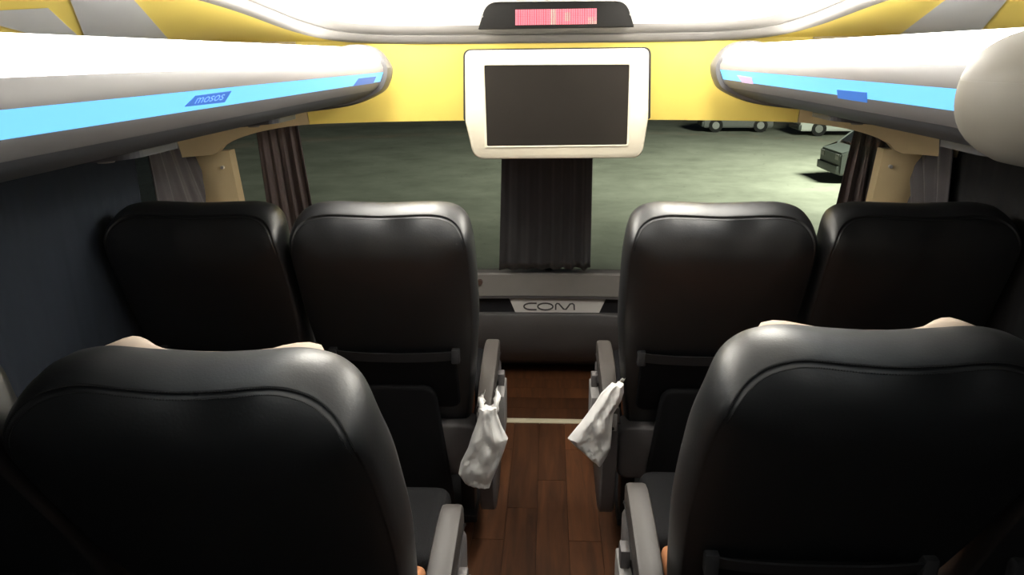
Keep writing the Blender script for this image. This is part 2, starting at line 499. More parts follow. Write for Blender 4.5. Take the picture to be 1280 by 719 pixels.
# ================================================================== DASHBOARD
dash = empty('dashboard', (0, 3.40, 0)); tag(dash, 'grey front console under the windscreen with silver name plate', 'console')
def bend(x): return -0.28*(abs(x)/1.1)**3
def sweep_profile(name, prof, m, x0=-1.2, x1=1.2, n=36, sharp=40):
    bm = bmesh.new()
    rr = []
    for i in range(n+1):
        x = x0+(x1-x0)*i/n
        rr.append([(x, y+bend(x)-3.40, z) for y, z in prof])
    loft(bm, rr)
    return finish(name, bm, m, dash, sharp=sharp)
sweep_profile('sill', [(3.352, 0.612), (3.360, 0.620), (3.43, 0.620), (3.43, 0.50), (3.37, 0.50), (3.352, 0.508)], SILLG)
sweep_profile('sill_lip', [(3.349, 0.507), (3.352, 0.503), (3.42, 0.503), (3.42, 0.494), (3.352, 0.494)], DASHG)
sweep_profile('slot', [(3.385, 0.4935), (3.44, 0.4935), (3.44, 0.415), (3.385, 0.415)], SLOT)
sweep_profile('lower_panel', [(3.352, 0.404), (3.356, 0.414), (3.44, 0.414), (3.60, 0.09), (3.54, 0.09), (3.49, 0.13), (3.42, 0.22), (3.37, 0.34)], DASHG)
sweep_profile('kick_strip', [(3.60, 0.075), (3.66, 0.080), (3.76, 0.03), (3.76, -0.004), (3.71, -0.004)], SILLG)
sweep_profile('kick_gap', [(3.61, 0.0895), (3.78, 0.0895), (3.78, 0.04), (3.68, 0.078)], SLOT)
c = at_y(600, 352, 3.35)
k = cyl('knob', (c.x, -0.047, c.z), (c.x, -0.070, c.z), 0.016, KNOB, dash, 20, r1=0.013)
# plate with lettering
pz0, pz1 = 0.417, 0.492
ypl = 3.372
A = at_y(636, 368, ypl).x; B = at_y(758, 367, ypl).x; Cx = at_y(749, 385, ypl).x; D = at_y(644, 385, ypl).x
bm = bmesh.new()
prism(bm, [(D, pz0), (Cx, pz0), (B, pz1), (A, pz1)], lambda p, d: Vector((p[0], ypl-3.40+d, p[1])), 0.0, 0.012)
plate = finish('name_plate', bm, PLATE, dash); plate['label'] = 'silver plate reading COM'
def ribbon(bm, pts, wd, closed, to3, d0, d1):
    pts = [Vector((p[0], p[1])) for p in pts]; n = len(pts); L = []; Rr = []
    for i in range(n):
        a = pts[i-1] if (closed or i > 0) else pts[i]; b = pts[(i+1) % n] if (closed or i < n-1) else pts[i]
        t = (b-a).normalized(); nn = Vector((-t.y, t.x))
        L.append(pts[i]+nn*wd/2); Rr.append(pts[i]-nn*wd/2)
    loops = [[bm.verts.new(to3(p, d)) for p in S] for S in (L, Rr) for d in (d0, d1)]
    l0, l1, r0, r1 = loops
    for i in range(n if closed else n-1):
        j = (i+1) % n
        bm.faces.new((l0[i], l0[j], r0[j], r0[i])); bm.faces.new((l1[i], r1[i], r1[j], l1[j]))
        bm.faces.new((l0[i], l1[i], l1[j], l0[j])); bm.faces.new((r0[i], r0[j], r1[j], r1[i]))
    if not closed:
        bm.faces.new((l0[0], r0[0], r1[0], l1[0])); bm.faces.new((l0[-1], l1[-1], r1[-1], r0[-1]))
sx = (B-A)/122.0
def lx(px): return A+(px-636)*sx
zc, hh = 0.447, 0.0165
to3 = lambda p, d: Vector((p[0], ypl-3.40+d, p[1]))
def letter(pts, closed=False):
    bm = bmesh.new(); ribbon(bm, pts, 0.0075, closed, to3, -0.002, 0.001)
    finish('letter', bm, PRINT, plate)
letter([(lx(671), zc+hh)] + [(lx(664)-lx(8)*0+sx*9*math.cos(R(a)), zc+hh*math.sin(R(a))) for a in range(90, 271, 15)] + [(lx(671), zc-hh)])
letter([(lx(682)+sx*9.5*math.cos(R(a)), zc+hh*1.03*math.sin(R(a))) for a in range(0, 360, 15)], True)
letter([(lx(695), zc-hh), (lx(695), zc+hh*0.6), (lx(696.5), zc+hh), (lx(699), zc+hh*0.9), (lx(705), zc-hh*0.75), (lx(708), zc-hh*0.8), (lx(713), zc+hh*0.85),
        (lx(716), zc+hh), (lx(718), zc+hh*0.6), (lx(718.5), zc-hh)])

# ================================================================== MONITOR AND LED SIGN
mon = empty('ceiling_monitor', (0, 2.62, 1.46)); tag(mon, 'cream framed flat monitor with dark screen hanging over the windscreen', 'monitor')
def mface(px, py):
    v = (py-60)/140.0
    return at_y(px, py, 2.575+0.05*v)-Vector((0, 2.62, 1.46))
def scaled(outl, k, dy):
    c = sum(outl, Vector())/len(outl)
    return [c+(p-c)*k+Vector((0, dy, 0)) for p in outl]
def rounded_poly(pts, rads, n=6):
    out = []
    N = len(pts)
    for i in range(N):
        p, a, b = Vector(pts[i]), Vector(pts[i-1]), Vector(pts[(i+1) % N])
        r = rads[i]; d1 = (a-p).normalized()*r; d2 = (b-p).normalized()*r
        for k in range(n+1):
            t = k/n
            out.append((p+d1)*(1-t)**2+2*p*(1-t)*t+(p+d2)*t*t)
    return out
outer_px = rounded_poly([(580.5, 63), (812, 60), (811, 148), (803, 198), (592, 199.5), (581, 152)], [9, 9, 3, 14, 14, 3])
scr_px = rounded_poly([(605, 81.5), (787, 80.5), (784, 181), (608.5, 183)], [2, 2, 2, 2])
O = [mface(*p) for p in outer_px]
bm = bmesh.new()
loft(bm, [scaled(O, 0.95, 0.11), scaled(O, 0.985, 0.09), scaled(O, 1.0, 0.03), scaled(O, 0.998, 0.012), scaled(O, 0.99, 0.003), scaled(O, 0.975, 0.0)])
housing = finish('housing', bm, BEZEL, mon, sharp=60)
S = [mface(*p) for p in scr_px]
bm = bmesh.new(); loft(bm, [scaled(S, 1.03, 0.001), scaled(S, 1.028, -0.004), scaled(S, 1.0, -0.004), scaled(S, 0.99, 0.0015)], cap=False)
finish('screen_frame', bm, BEZEL, housing, sharp=40)
bm = bmesh.new(); loft(bm, [scaled(S, 1.0, 0.004), scaled(S, 1.0, -0.0012)])
finish('screen', bm, SCREEN, mon)
bm = bmesh.new()
RO = [at_y(*p, 2.70)-Vector((0, 2.62, 1.46)) for p in rounded_poly([(579, 61.5), (814, 58.5), (813, 149), (579.5, 151)], [10, 10, 3, 3])]
loft(bm, [scaled(RO, 1.0, 0.0), scaled(RO, 1.0, 0.045)])
finish('mounting_gasket', bm, SLOT, mon)

YS = 2.62
sign = empty('led_sign', at_y(697, 36, YS)); tag(sign, 'black rounded passenger sign with red LED dot display', 'sign')
so = at_y(697, 36, YS)
sp = rounded_poly([(597.5, 36.5), (608, 2.5), (783, 1.0), (793, 33.5)], [1, 14, 14, 1], 8)
P3 = [at_y(*p, YS)-so for p in sp]
bm = bmesh.new(); loft(bm, [scaled(P3, 0.97, -0.002), scaled(P3, 0.995, 0.0), scaled(P3, 1.0, 0.006), scaled(P3, 1.0, 0.05)])
sbody = finish('sign_body', bm, SIGNB, sign, sharp=50)
WN = [at_y(*p, YS-0.003)-so for p in ((644, 12), (746, 10.5), (746, 30), (644, 31.5))]
bm = bmesh.new(); loft(bm, [scaled(WN, 1.0, 0.0), scaled(WN, 1.0, 0.004)])
win = finish('display_window', bm, LEDBACK, sign)
bma, bmb = bmesh.new(), bmesh.new()
NC, NR = 46, 9
for c in range(NC):
    for r in range(NR):
        u, v = (c+.5)/NC, (r+.5)/NR
        p = (WN[0].lerp(WN[1], u)).lerp(WN[3].lerp(WN[2], u), v)+Vector((0, -0.0012, 0))
        pale = (0.43 < u < 0.51) or (0.6 < u < 0.68 and 0.25 < v < 0.8) or (u > .9 and v > .55 and random.random() < .6)
        b_ = bmb if pale else bma
        dx, dz = 0.0017, 0.0024
        vs = [b_.verts.new(p+Vector(q)) for q in ((-dx, 0, -dz), (dx, 0, -dz), (dx, 0, dz), (-dx, 0, dz))]
        b_.faces.new(vs)
tag(finish('led_dots', bma, LEDR, sign), kind='stuff')
tag(finish('led_dots', bmb, LEDOFF, sign), kind='stuff')
for px, py in ((603, 20.5), (788, 18)):
    p = at_y(px, py, YS-0.001)-so
    cyl('screw', p, p+Vector((0, -0.004, 0)), 0.003, METAL, sign, 10)

# ceiling lamps in the recess, left and right of the LED sign
for s, lab in ((-1, 'glowing white ceiling lamp left of the LED sign'), (1, 'glowing white ceiling lamp right of the LED sign')):
    lamp = empty('ceiling_lamp', (s*0.42, 2.2, 1.88)); tag(lamp, lab, 'lamp', 'ceiling lamps over the aisle')
    bm = bmesh.new()
    def f(u, v, s=s):
        y = 1.62+0.90*v
        z = 1.898-0.125*smooth01((y-2.02)/0.50)**1.3
        return Vector((s*(0.37+0.16*u), y, z-0.004+0.012*math.cos(math.pi*(u-.5))*-1))-Vector((s*0.42, 2.2, 1.88))
    sheet(bm, f, 6, 20, (0, 0, 0.008))
    finish('diffuser', bm, LAMPC, lamp, smooth=True)
    bm = bmesh.new()
    for uu in (-0.04, 1.04):
        pts = []
        for k in range(21):
            q = f(uu, k/20); pts.append([q+Vector(d) for d in ((-.006, 0, -.004), (.006, 0, -.004), (.006, 0, .02), (-.006, 0, .02))])
        loft(bm, pts)
    finish('lamp_frame', bm, CEILW, lamp)

# ================================================================== LUGGAGE RACKS
def rack(s, label):
    r = empty('luggage_rack', (s*0.9, 0, 1.6)); tag(r, label, 'luggage rack', 'luggage racks under the ceiling')
    off = Vector((s*0.9, 0, 1.6))
    y0, y1 = YB, 2.535
    def P(x, z, y): return Vector((s*x, y, 1.6+z))-off
    def strip(name, prof, m, ya=y0, yb=y1, parent=r, n=14):
        bm = bmesh.new()
        rr = [[P(x, z, ya+(yb-ya)*i/n) for x, z in prof] for i in range(n+1)]
        loft(bm, rr)
        return finish(name, bm, m, parent, sharp=40)
    def arc(pts): return [tuple(p) for p in catmull([(a, b, 0) for a, b in pts], 5)]
    top = [(p[0], p[1]) for p in arc([(0.76, 0.022), (0.668, 0.031), (0.615, 0.028), (0.578, 0.010), (0.557, -0.0165)])]
    lamp = strip('lamp_diffuser', top+[(0.575, -0.0165), (0.60, 0.0), (0.66, 0.015), (0.76, 0.008)], LAMPW)
    strip('grey_band', [(0.5565, -0.017), (0.549, -0.032), (0.5495, -0.0475), (0.575, -0.0475), (0.575, -0.017)], RACKG)
    blue = strip('blue_light_strip', [(0.550, -0.048), (0.562, -0.078), (0.585, -0.078), (0.585, -0.048)], BLUEL, yb=y1-0.005)
    strip('lower_lip', [(0.5615, -0.0785), (0.567, -0.090), (0.583, -0.104), (0.60, -0.100), (0.60, -0.0785)], RACKG)
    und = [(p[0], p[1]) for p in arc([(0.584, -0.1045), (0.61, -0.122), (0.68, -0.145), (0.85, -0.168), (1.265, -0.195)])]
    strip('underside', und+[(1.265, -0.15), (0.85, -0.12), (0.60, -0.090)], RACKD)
    strip('shelf', [(0.761, 0.020), (0.80, -0.01), (1.265, -0.05), (1.265, -0.07), (0.80, -0.03), (0.761, 0.006)], RACKG)
    # rounded end cap
    full = arc([(0.72, 0.020), (0.668, 0.033), (0.615, 0.030), (0.578, 0.012), (0.552, -0.022), (0.546, -0.045), (0.556, -0.080), (0.583, -0.112), (0.68, -0.150), (0.85, -0.172)]) + [(1.2, -0.19, 0), (1.2, -0.05, 0)]
    cx, cz = 0.75, -0.06
    bm = bmesh.new()
    rr = []
    for yy, k in ((y1-0.012, 1.0), (y1-0.010, 1.045), (y1+0.015, 1.075), (y1+0.05, 1.075), (y1+0.072, 1.02), (y1+0.082, 0.93)):
        ring = []
        for q in full:
            x, z = cx+(q[0]-cx)*k, cz+(q[1]-cz)*k
            ring.append(P(min(x, 1.262), z, min(yy, front_y(min(x, 1.25))+0.015)))
        rr.append(ring)
    loft(bm, rr)
    finish('end_cap', bm, RACKCAP, r, sharp=60)
    # reading light unit on the underside
    for yy in (1.35, 2.05):
        bm = bmesh.new()
        prism(bm, rrect(0.72, 0.92, yy-0.09, yy+0.09, 0.03), lambda p, d: P(p[0], -0.152-0.09*(p[0]-0.7)+d, p[1]), -0.012, 0.012)
        u = finish('service_panel', bm, RACKD, r)
        for q in (-0.045, 0.045):
            bm = bmesh.new(); a = P(0.80, -0.172, yy+q)
            add_cyl(bm, a, a+Vector((0, 0, -0.006)), 0.018, 0.014)
            finish('reading_light', bm, LTPL, u)
    # stickers lie on the blue strip, from photograph corners onto its plane
    n0 = P(0.550, -0.048, 0)+off; n1 = P(0.562, -0.078, 0)+off
    nrm = (n1-n0).cross(Vector((0, 1, 0))).normalized()
    if nrm.x*s > 0: nrm = -nrm
    def onblue(px, py):
        d = ray(px, py); t = (n0-CAM).dot(nrm)/d.dot(nrm)
        return CAM+d*t-off
    def sticker(pts, m, name='sticker', lift=0.0015):
        bm = bmesh.new()
        a = [bm.verts.new(onblue(*p)+nrm*lift) for p in pts]; b = [bm.verts.new(onblue(*p)+nrm*(lift-0.0012)) for p in pts]
        bm.faces.new(a); bm.faces.new(b[::-1])
        for i in range(len(a)): bm.faces.new((a[i], a[(i+1) % len(a)], b[(i+1) % len(a)], b[i]))
        return finish(name, bm, m, blue)
    return r, onblue, sticker, blue, nrm
rl, onb, stk, blue_l, nl = rack(-1, 'white lit luggage rack with blue light strip on the left')
st = stk([(230.5, 133), (244, 119.5), (288.5, 113.5), (280, 127.5)], STICK)
st2 = stk([(441, 107.5), (448, 98), (470, 95.5), (466, 104)], STICK)
# printed word on the left sticker
fc = bpy.data.curves.new('print', 'FONT'); fc.body = 'mosos'; fc.size = 1; fc.extrude = 0.0
fo = bpy.data.objects.new('print', fc); COL.objects.link(fo)
dg = bpy.context.evaluated_depsgraph_get()
me = bpy.data.meshes.new_from_object(fo.evaluated_get(dg))
bpy.data.objects.remove(fo, do_unlink=True)
xs = [v.co.x for v in me.vertices]; X0, X1 = min(xs), max(xs); Y1 = max(v.co.y for v in me.vertices)
for v in me.vertices:
    u = (v.co.x-X0)/(X1-X0); t = v.co.y/Y1
    v.co = onb(241.5+35*u+4*t, 129-4.8*u-7.2*t)+nl*0.0022
link('print', me, STICKT, blue_l)
rr_, onb, stk, blue_r, nr = rack(1, 'white lit luggage rack with blue light strip on the right')
stk([(1047, 112), (1084, 115.5), (1084.5, 128), (1048, 122.5)], STICK)
stk([(922, 94), (940, 97), (942, 105), (928, 103)], STICKP)

# rounded beige housing jutting from the right rack close to the camera
HC = at_x(1337, 124, 0.462)
hs = empty('rounded_housing', HC); tag(hs, 'rounded beige plastic housing on the near end of the right rack', 'housing')
def ellipsoid(name, ra, z0, z1, m):
    bm = bmesh.new(); N, K = 32, 10
    rings = []
    for k in range(K+1):
        t = z0+(z1-z0)*k/K
        c = max(0.0, 1-abs(t)**2.3)**(1/2.3)
        rings.append([(ra[0]*c*math.copysign(abs(math.cos(a))**0.85, math.cos(a)), ra[1]*c*math.copysign(abs(math.sin(a))**0.85, math.sin(a)), ra[2]*t) for a in [i*2*math.pi/N for i in range(N)]])
    loft(bm, rings)
    return finish(name, bm, m, hs, sharp=50)
EL = (0.080, 0.100, 0.065)
ellipsoid('upper_shell', EL, 0.26, 0.9995, HOUS)
ellipsoid('seam', (0.0795, 0.0995, 0.065), 0.235, 0.26, HOUS)
ellipsoid('lower_shell', EL, -0.9995, 0.235, HOUS)
cyl('mount', (0.070, 0, 0.0), (0.0855, 0, 0.0), 0.022, HOUS, hs, 20)

# ================================================================== CURTAINS
def curtain(label, top0, top1, bot0, bot1, folds, amp, m, dirv, taper=0.0, seed=1, mid=None):
    top0, top1, bot0, bot1 = map(Vector, (top0, top1, bot0, bot1)); dirv = Vector(dirv)
    base = (bot0+bot1)/2
    g = empty('curtain', base); tag(g, label, 'curtain', 'pleated curtains around the front windows')
    rnd = random.Random(seed); ph = [rnd.random()*6.28 for _ in range(6)]
    bm = bmesh.new()
    def f(u, v):
        a = top0.lerp(top1, u); b = bot0.lerp(bot1, u)
        p = b.lerp(a, v)
        if mid: p += Vector(mid)*math.sin(math.pi*v)
        w_ = amp*(0.65+0.35*math.sin(ph[4]+3*u))*(0.75+0.25*(1-v))
        p += dirv*w_*(math.sin(2*math.pi*folds*u+ph[0]+0.5*math.sin(3*v+ph[1]))+0.35*math.sin(2*math.pi*folds*2.3*u+ph[2]+1.2*v))
        return p-base
    sheet(bm, f, max(24, int(folds*12)), 14, dirv*0.004)
    finish('cloth', bm, m, g, smooth=True)
    bm = bmesh.new()
    t0, t1 = top0-base, top1-base
    sheet(bm, lambda u, v: t0.lerp(t1, u)+Vector((0, 0, -0.012+0.03*v))+dirv*amp*1.45, max(2, 4), 1, -dirv*amp*2.9)
    finish('heading_tape', bm, m, g)
    return g
# centre, over the split of the windscreen
def gz(px, py):      # on a plane 5 cm inside the glass
    d = ray(px, py)
    n = Vector((0, 1, 0.68)).normalized(); q = Vector((0, 3.36, 0.60))
    return CAM+d*((q-CAM).dot(n)/d.dot(n))
curtain('dark pleated curtain hanging down the middle of the windscreen', gz(628, 152), gz(742, 151), gz(624, 336), gz(738, 335), 6.5, 0.013, CURT, (0, -0.83, -0.56), seed=3)
# front left and right corners
curtain('brown gathered curtain at the left corner of the windscreen', at_y(318, 150, 2.635), at_y(372, 150, 2.70), at_y(340, 300, 2.80), at_y(398, 300, 2.86), 4.6, 0.013, CURTB, (0.25, -0.97, 0), seed=5)
curtain('brown gathered curtain at the right corner of the windscreen', at_y(1070, 150, 2.68), at_y(1118, 150, 2.63), at_y(1036, 290, 2.80), at_y(1100, 290, 2.74), 4.2, 0.015, CURTB, (-0.25, -0.97, 0), seed=8)
# side windows
curtain('added dark curtain along the left side window, coloured like blue haze', (-1.262, 0.99, 1.385), (-1.262, 2.20, 1.385), (-1.262, 0.99, 0.74), (-1.262, 2.20, 0.74), 14, 0.004, CURTN, (1, 0, 0), seed=21)  # added curtain, its blue stands in for the hazy glare
curtain('added black curtain blocking the lit yard at the right side window', (1.262, 0.99, 1.385), (1.262, 2.36, 1.385), (1.262, 0.99, 0.74), (1.262, 2.36, 0.74), 16, 0.004, CURTK, (-1, 0, 0), seed=22)  # added to keep the lit yard and pickup from showing through
def sx_(px, py, s): return at_x(px, py, s*1.225)
curtain('grey pleated curtain tied back at the left side window', sx_(178, 170, -1), sx_(232, 164, -1), sx_(196, 262, -1), sx_(276, 262, -1), 4.4, 0.014, CURTS, (1, 0, 0), seed=11)
curtain('grey pleated curtain hanging at the right side window', sx_(1126, 152, 1), sx_(1192, 168, 1), sx_(1136, 275, 1), sx_(1182, 280, 1), 3.2, 0.014, CURTS, (-1, 0, 0), seed=12)

# ================================================================== SEATS
LEAN = 0.40
SHIFT = 0.0
WING = 1
def seat_outline(half_o):
    ho = half_o + [(-x, z) for x, z in reversed(half_o[1:-1])]
    return [(p.x, p.y) for p in catmull([(a, b, 0) for a, b in ho], 5, True)]
half_o = [(0.0, 0.40), (0.16, 0.40), (0.20, 0.425), (0.215, 0.50), (0.236, 0.66), (0.254, 0.84), (0.257, 0.98), (0.255, 1.052), (0.2465, 1.105), (0.227, 1.147), (0.196, 1.173), (0.160, 1.185), (0.125, 1.188), (0.065, 1.183), (0.0, 1.180)]
OUT_NEAR = seat_outline(half_o)
OUT = seat_outline(half_o[:7] + [(0.256, 1.068), (0.2495, 1.118), (0.234, 1.155), (0.205, 1.178), (0.165, 1.187), (0.125, 1.188), (0.065, 1.186), (0.0, 1.184)])
CZ = 0.80
def lean(x, y, z):
    y += (1.19-z)*LEAN-SHIFT
    y += 0.075*smooth01((z-1.07)/0.12)**1.4
    return Vector((x, y, z))
def make_backrest(parent):
    bm = bmesh.new()
    prof = [(0.0, -0.004), (0.35, -0.006), (0.6, -0.006), (0.80, -0.003), (0.915, 0.0), (0.926, 0.002), (0.932, 0.0075), (0.938, 0.001), (0.948, 0.002), (0.965, 0.009), (0.980, 0.019), (0.993, 0.036),
            (1.0, 0.055), (0.995, 0.085), (0.975, 0.105), (0.93, 0.118), (0.8, 0.122), (0.4, 0.118), (0.0, 0.115)]
    rings = []
    for s, y in prof:
        ring = []
        for i, (x, z) in enumerate(OUT):
            zz = CZ+(z-CZ)*s; xx = x*s
            yy = y
            if 0.92 < s < 0.935: yy = 0.001+(y-0.001)*smooth01((zz-1.05)/0.06)
            # soft creases of stretched leather under the seam
            if s < 0.92 and y < 0.05:
                yy += 0.010*max(0, noise.noise(Vector((xx*9, zz*6, 3.1))))*smooth01((zz-0.95)/0.2)
            ring.append(lean(xx, yy, zz))
        rings.append(ring)
    n = len(OUT)
    v0 = bm.verts.new(sum(rings[0], Vector())/n); v1 = bm.verts.new(sum(rings[-1], Vector())/n)
    vr = loft(bm, rings[1:-1], cap=False)
    for i in range(n):
        bm.faces.new((v0, vr[0][(i+1) % n], vr[0][i])); bm.faces.new((v1, vr[-1][i], vr[-1][(i+1) % n]))
    back = finish('backrest', bm, LEATHER, parent, smooth=True)
    # seam stitches across the top
    for k, off in ((0.943, 0.0), (0.921, 0.0)):
        bm = bmesh.new()
        pts = [lean(x*k, -0.0005, CZ+(z-CZ)*k) for x, z in OUT if z > 1.10]
        pts.sort(key=lambda p: p.x)
        for a, b in zip(pts, pts[1:]):
            m_ = 3
            for q in range(m_):
                p0 = a.lerp(b, q/m_); p1 = a.lerp(b, (q+0.6)/m_)
                if (p1-p0).length < 1e-5: continue
                add_cyl(bm, p0, p1, 0.0009, n=4)
        tag(finish('stitching', bm, STITCH, back), kind='stuff')
    return back
def make_headrest(parent):
    bm = bmesh.new()
    W = 0.163
    def top(u): return (1.166 if SHIFT == 0 else 1.1735)+(0.006 if SHIFT == 0 else (0.016 if u*WING > 0 else 0.008))*smooth01((abs(u)-0.04)/0.07)
    def front(u): return 0.142+0.050*smooth01((abs(u)-0.05)/0.10)
    rings = []
    for k in range(21):
        u = -W+2*W*k/20
        e = math.sqrt(max(0, 1-(abs(u)/W)**6))
        zt, zb, f, b = 1.06+(top(u)-1.06)*(0.80+0.2*e), 0.93, front(u), 0.118
        f = b+0.02+(f-b-0.02)*(0.5+0.5*e)
        ring = []
        for (yy, zz) in ((b, zb), (f-0.02, zb), (f, zb+0.03), (f+0.004, (zb+zt)/2), (f+0.002, zt-0.03), (f-0.012, zt-0.006), (b+0.012, zt), (b, zt-0.006)):
            ring.append(Vector((u, yy+(1.19-zz)*LEAN-SHIFT+0.040*smooth01((zz-1.07)/0.12), zz)))
        rings.append(ring)
    loft(bm, rings)
    return finish('headrest_cover', bm, CREAM, parent, sharp=60)
def rounded_slab(name, x0, x1, z0, z1, rad, yf, th, m, parent, edge=0.008):
    o = rrect(x0, x1, z0, z1, rad); cx, cz = (x0+x1)/2, (z0+z1)/2
    def ring(k, d):
        return [Vector((cx+(x-cx)*(1-k/(x1-x0)*2), yf((cz+(z-cz)*(1-k/(z1-z0)*2)))+d, cz+(z-cz)*(1-k/(z1-z0)*2))) for x, z in o]
    bm = bmesh.new()
    loft(bm, [ring(edge, 0), ring(edge*0.3, edge*0.3), ring(0, edge), ring(0, th-edge), ring(edge, th)])
    return finish(name, bm, m, parent, sharp=50)
def make_seat(aisle_side):
    """aisle_side: +1 / -1 = armrest on that local x side, 0 = no armrest"""
    root = empty('coach_seat')
    make_backrest(root); make_headrest(root)
    rear = lambda z: (1.19-z)*LEAN-SHIFT
    rounded_slab('back_pocket', -0.185, 0.185, 0.52, 0.726, 0.03, lambda z: rear(z)-0.020, 0.022, BLACKM, root)
    bm = bmesh.new()
    sheet(bm, lambda u, v: Vector((-0.19+0.38*u, rear(0.713+0.032*v)-0.030+0.012*abs(2*u-1)**4, 0.713+0.032*v-0.006*math.sin(math.pi*u))), 14, 1, (0, 0.006, 0))
    band = finish('pocket_band', bm, BAND, root, sharp=40)
    for q in (-1, 1):
        box('band_tab', q*0.185-0.012, q*0.185+0.012, rear(0.73)-0.030, rear(0.73)-0.004, 0.706, 0.750, BAND, root, bev=0.003)
    fr_ = rounded_slab('footrest_panel', -0.145, 0.145, 0.10, 0.622, 0.045, lambda z: 0.175+(0.622-z)*0.12, 0.030, BLACKM, root, 0.012)
    for v in fr_.data.vertices: v.co.x *= 1.12-0.30*smooth01((v.co.z-0.1)/0.52)
    # seat pan, cushion, pedestal
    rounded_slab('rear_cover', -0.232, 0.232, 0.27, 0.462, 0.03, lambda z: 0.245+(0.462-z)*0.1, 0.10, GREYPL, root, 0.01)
    bm = bmesh.new(); add_box(bm, -0.222, 0.222, 0.56, 0.86, 0.36, 0.475, 0.04, 4)
    for v in bm.verts: v.co.z += 0.02*smooth01((v.co.y-0.6)/0.25)-0.012*math.cos(v.co.x/0.23*math.pi/2)*(v.co.z > 0.42)
    finish('cushion', bm, BLACKM, root, smooth=True)
    box('cushion_rear', -0.198, 0.198, 0.34, 0.565, 0.362, 0.462, TAN, root, bev=0.02, seg=3)
    box('seat_pan', -0.215, 0.215, 0.34, 0.80, 0.30, 0.362, DARKPL, root, bev=0.01)
    bm = bmesh.new(); add_box(bm, -0.20, -0.15, 0.44, 0.52, 0.0, 0.305, 0.006); finish('leg', bm, DARKPL, root, sharp=40)
    bm = bmesh.new(); add_box(bm, 0.15, 0.20, 0.44, 0.52, 0.0, 0.305, 0.006); finish('leg', bm, DARKPL, root, sharp=40)
    box('foot_rail', -0.21, 0.21, 0.40, 0.72, 0.0, 0.03, DARKPL, root, bev=0.006)
    if aisle_side:
        s = aisle_side; ax = 0.270; AO = 0.14
        # padded arm
        path = catmull([(0, AO-0.02, 0.590), (0, AO+0.05, 0.608), (0, AO+0.12, 0.628), (0, AO+0.22, 0.645), (0, AO+0.33, 0.654), (0, AO+0.375, 0.648), (0, AO+0.395, 0.628)], 5)
        bm = bmesh.new(); rings = []
        for i, p in enumerate(path):
            t = i/(len(path)-1)
            hw = 0.0265*(0.86+0.14*math.sin(math.pi*min(1, t*1.1)))*(1.0 if t < 0.9 else 1-0.28*((t-0.9)/0.1)**2)
            th = 0.046*(1.0 if t < 0.85 else 1-0.6*((t-0.85)/0.15)**2)
            ring = []
            for (a, b) in ((-1, -1), (1, -1), (1, -0.2), (0.88, -0.05), (0.6, 0), (-0.6, 0), (-0.88, -0.05), (-1, -0.2)):
                ring.append(Vector((s*ax+hw*a, p.y, p.z+th*b)))
            rings.append(ring)
        loft(bm, rings)
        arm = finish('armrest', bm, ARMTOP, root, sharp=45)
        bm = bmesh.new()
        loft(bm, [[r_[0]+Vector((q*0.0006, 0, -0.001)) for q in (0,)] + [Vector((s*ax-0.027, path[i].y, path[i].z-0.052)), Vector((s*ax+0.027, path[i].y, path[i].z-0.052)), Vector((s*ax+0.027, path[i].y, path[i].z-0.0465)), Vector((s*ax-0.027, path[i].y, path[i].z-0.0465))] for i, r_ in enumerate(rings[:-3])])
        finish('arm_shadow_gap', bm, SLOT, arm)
        # side panel under the arm
        ol = catmull([(-0.085, 0.52, 0), (-0.080, 0.40, 0), (-0.05, 0.24, 0), (0.02, 0.17, 0), (0.16, 0.16, 0), (0.30, 0.20, 0), (0.37, 0.32, 0), (0.385, 0.48, 0), (0.36, 0.565, 0), (0.15, 0.555, 0), (-0.03, 0.53, 0)], 4, True)
        bm = bmesh.new()
        rr = []
        for k, xx in ((0.97, -0.024), (1.0, -0.019), (1.0, 0.019), (0.97, 0.024)):
            rr.append([Vector((s*ax+xx, AO+0.06+0.15+(p.x-0.15)*k*0.9, 0.36+(p.y-0.36)*k)) for p in ol])
        loft(bm, rr)
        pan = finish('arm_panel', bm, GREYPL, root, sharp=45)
        b_ = box('pivot_cover', s*ax-0.022, s*ax+0.018, AO-0.022, AO+0.03, 0.515, 0.572, LTPL, root, bev=0.004)
        cyl('screw', (s*ax+0.004, AO-0.0215, 0.525), (s*ax+0.004, AO-0.025, 0.525), 0.005, SLOT, b_, 10)
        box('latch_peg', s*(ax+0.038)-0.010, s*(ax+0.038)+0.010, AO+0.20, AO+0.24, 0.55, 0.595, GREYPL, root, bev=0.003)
        box('latch_cover', s*(ax+0.038)-0.014, s*(ax+0.038)+0.014, AO+0.12, AO+0.27, 0.40, 0.555, LTPL, root, bev=0.004)
    return root
AX, WXS = 0.460, 0.980
def put(side, x, y, zs, label):
    global WING
    WING = 1 if x > 0 else -1        # the wing towards the window is set higher
    o = make_seat(side)
    o.location = (x, y, 0); o.scale = (1, 1, zs)
    tag(o, label, 'seat', 'black leather coach seats in two rows')
put(1, -AX, 1.87, 1.024, 'black leather aisle seat in front row, left of aisle, with plastic bag')
put(-1, AX, 1.87, 1.024, 'black leather aisle seat in front row, right of aisle, with plastic bag')
put(0, -WXS, 1.87, 1.024, 'black leather window seat in front row by the left side curtain')
put(0, WXS, 1.87, 1.024, 'black leather window seat in front row by the right side curtain')
LEAN, SHIFT, OUT = 0.57, 0.11, OUT_NEAR            # the nearer row is reclined further
put(1, -AX-0.016, 0.875, 1.029, 'large black aisle seat nearest the camera, left of the aisle')
put(-1, AX+0.012, 0.97, 1.034, 'large black aisle seat nearest the camera, right of the aisle')
put(0, -0.996, 0.875, 1.029, 'black leather window seat cut by the left photo edge')
put(0, 0.992, 0.97, 1.034, 'black leather window seat cut by the right photo edge')

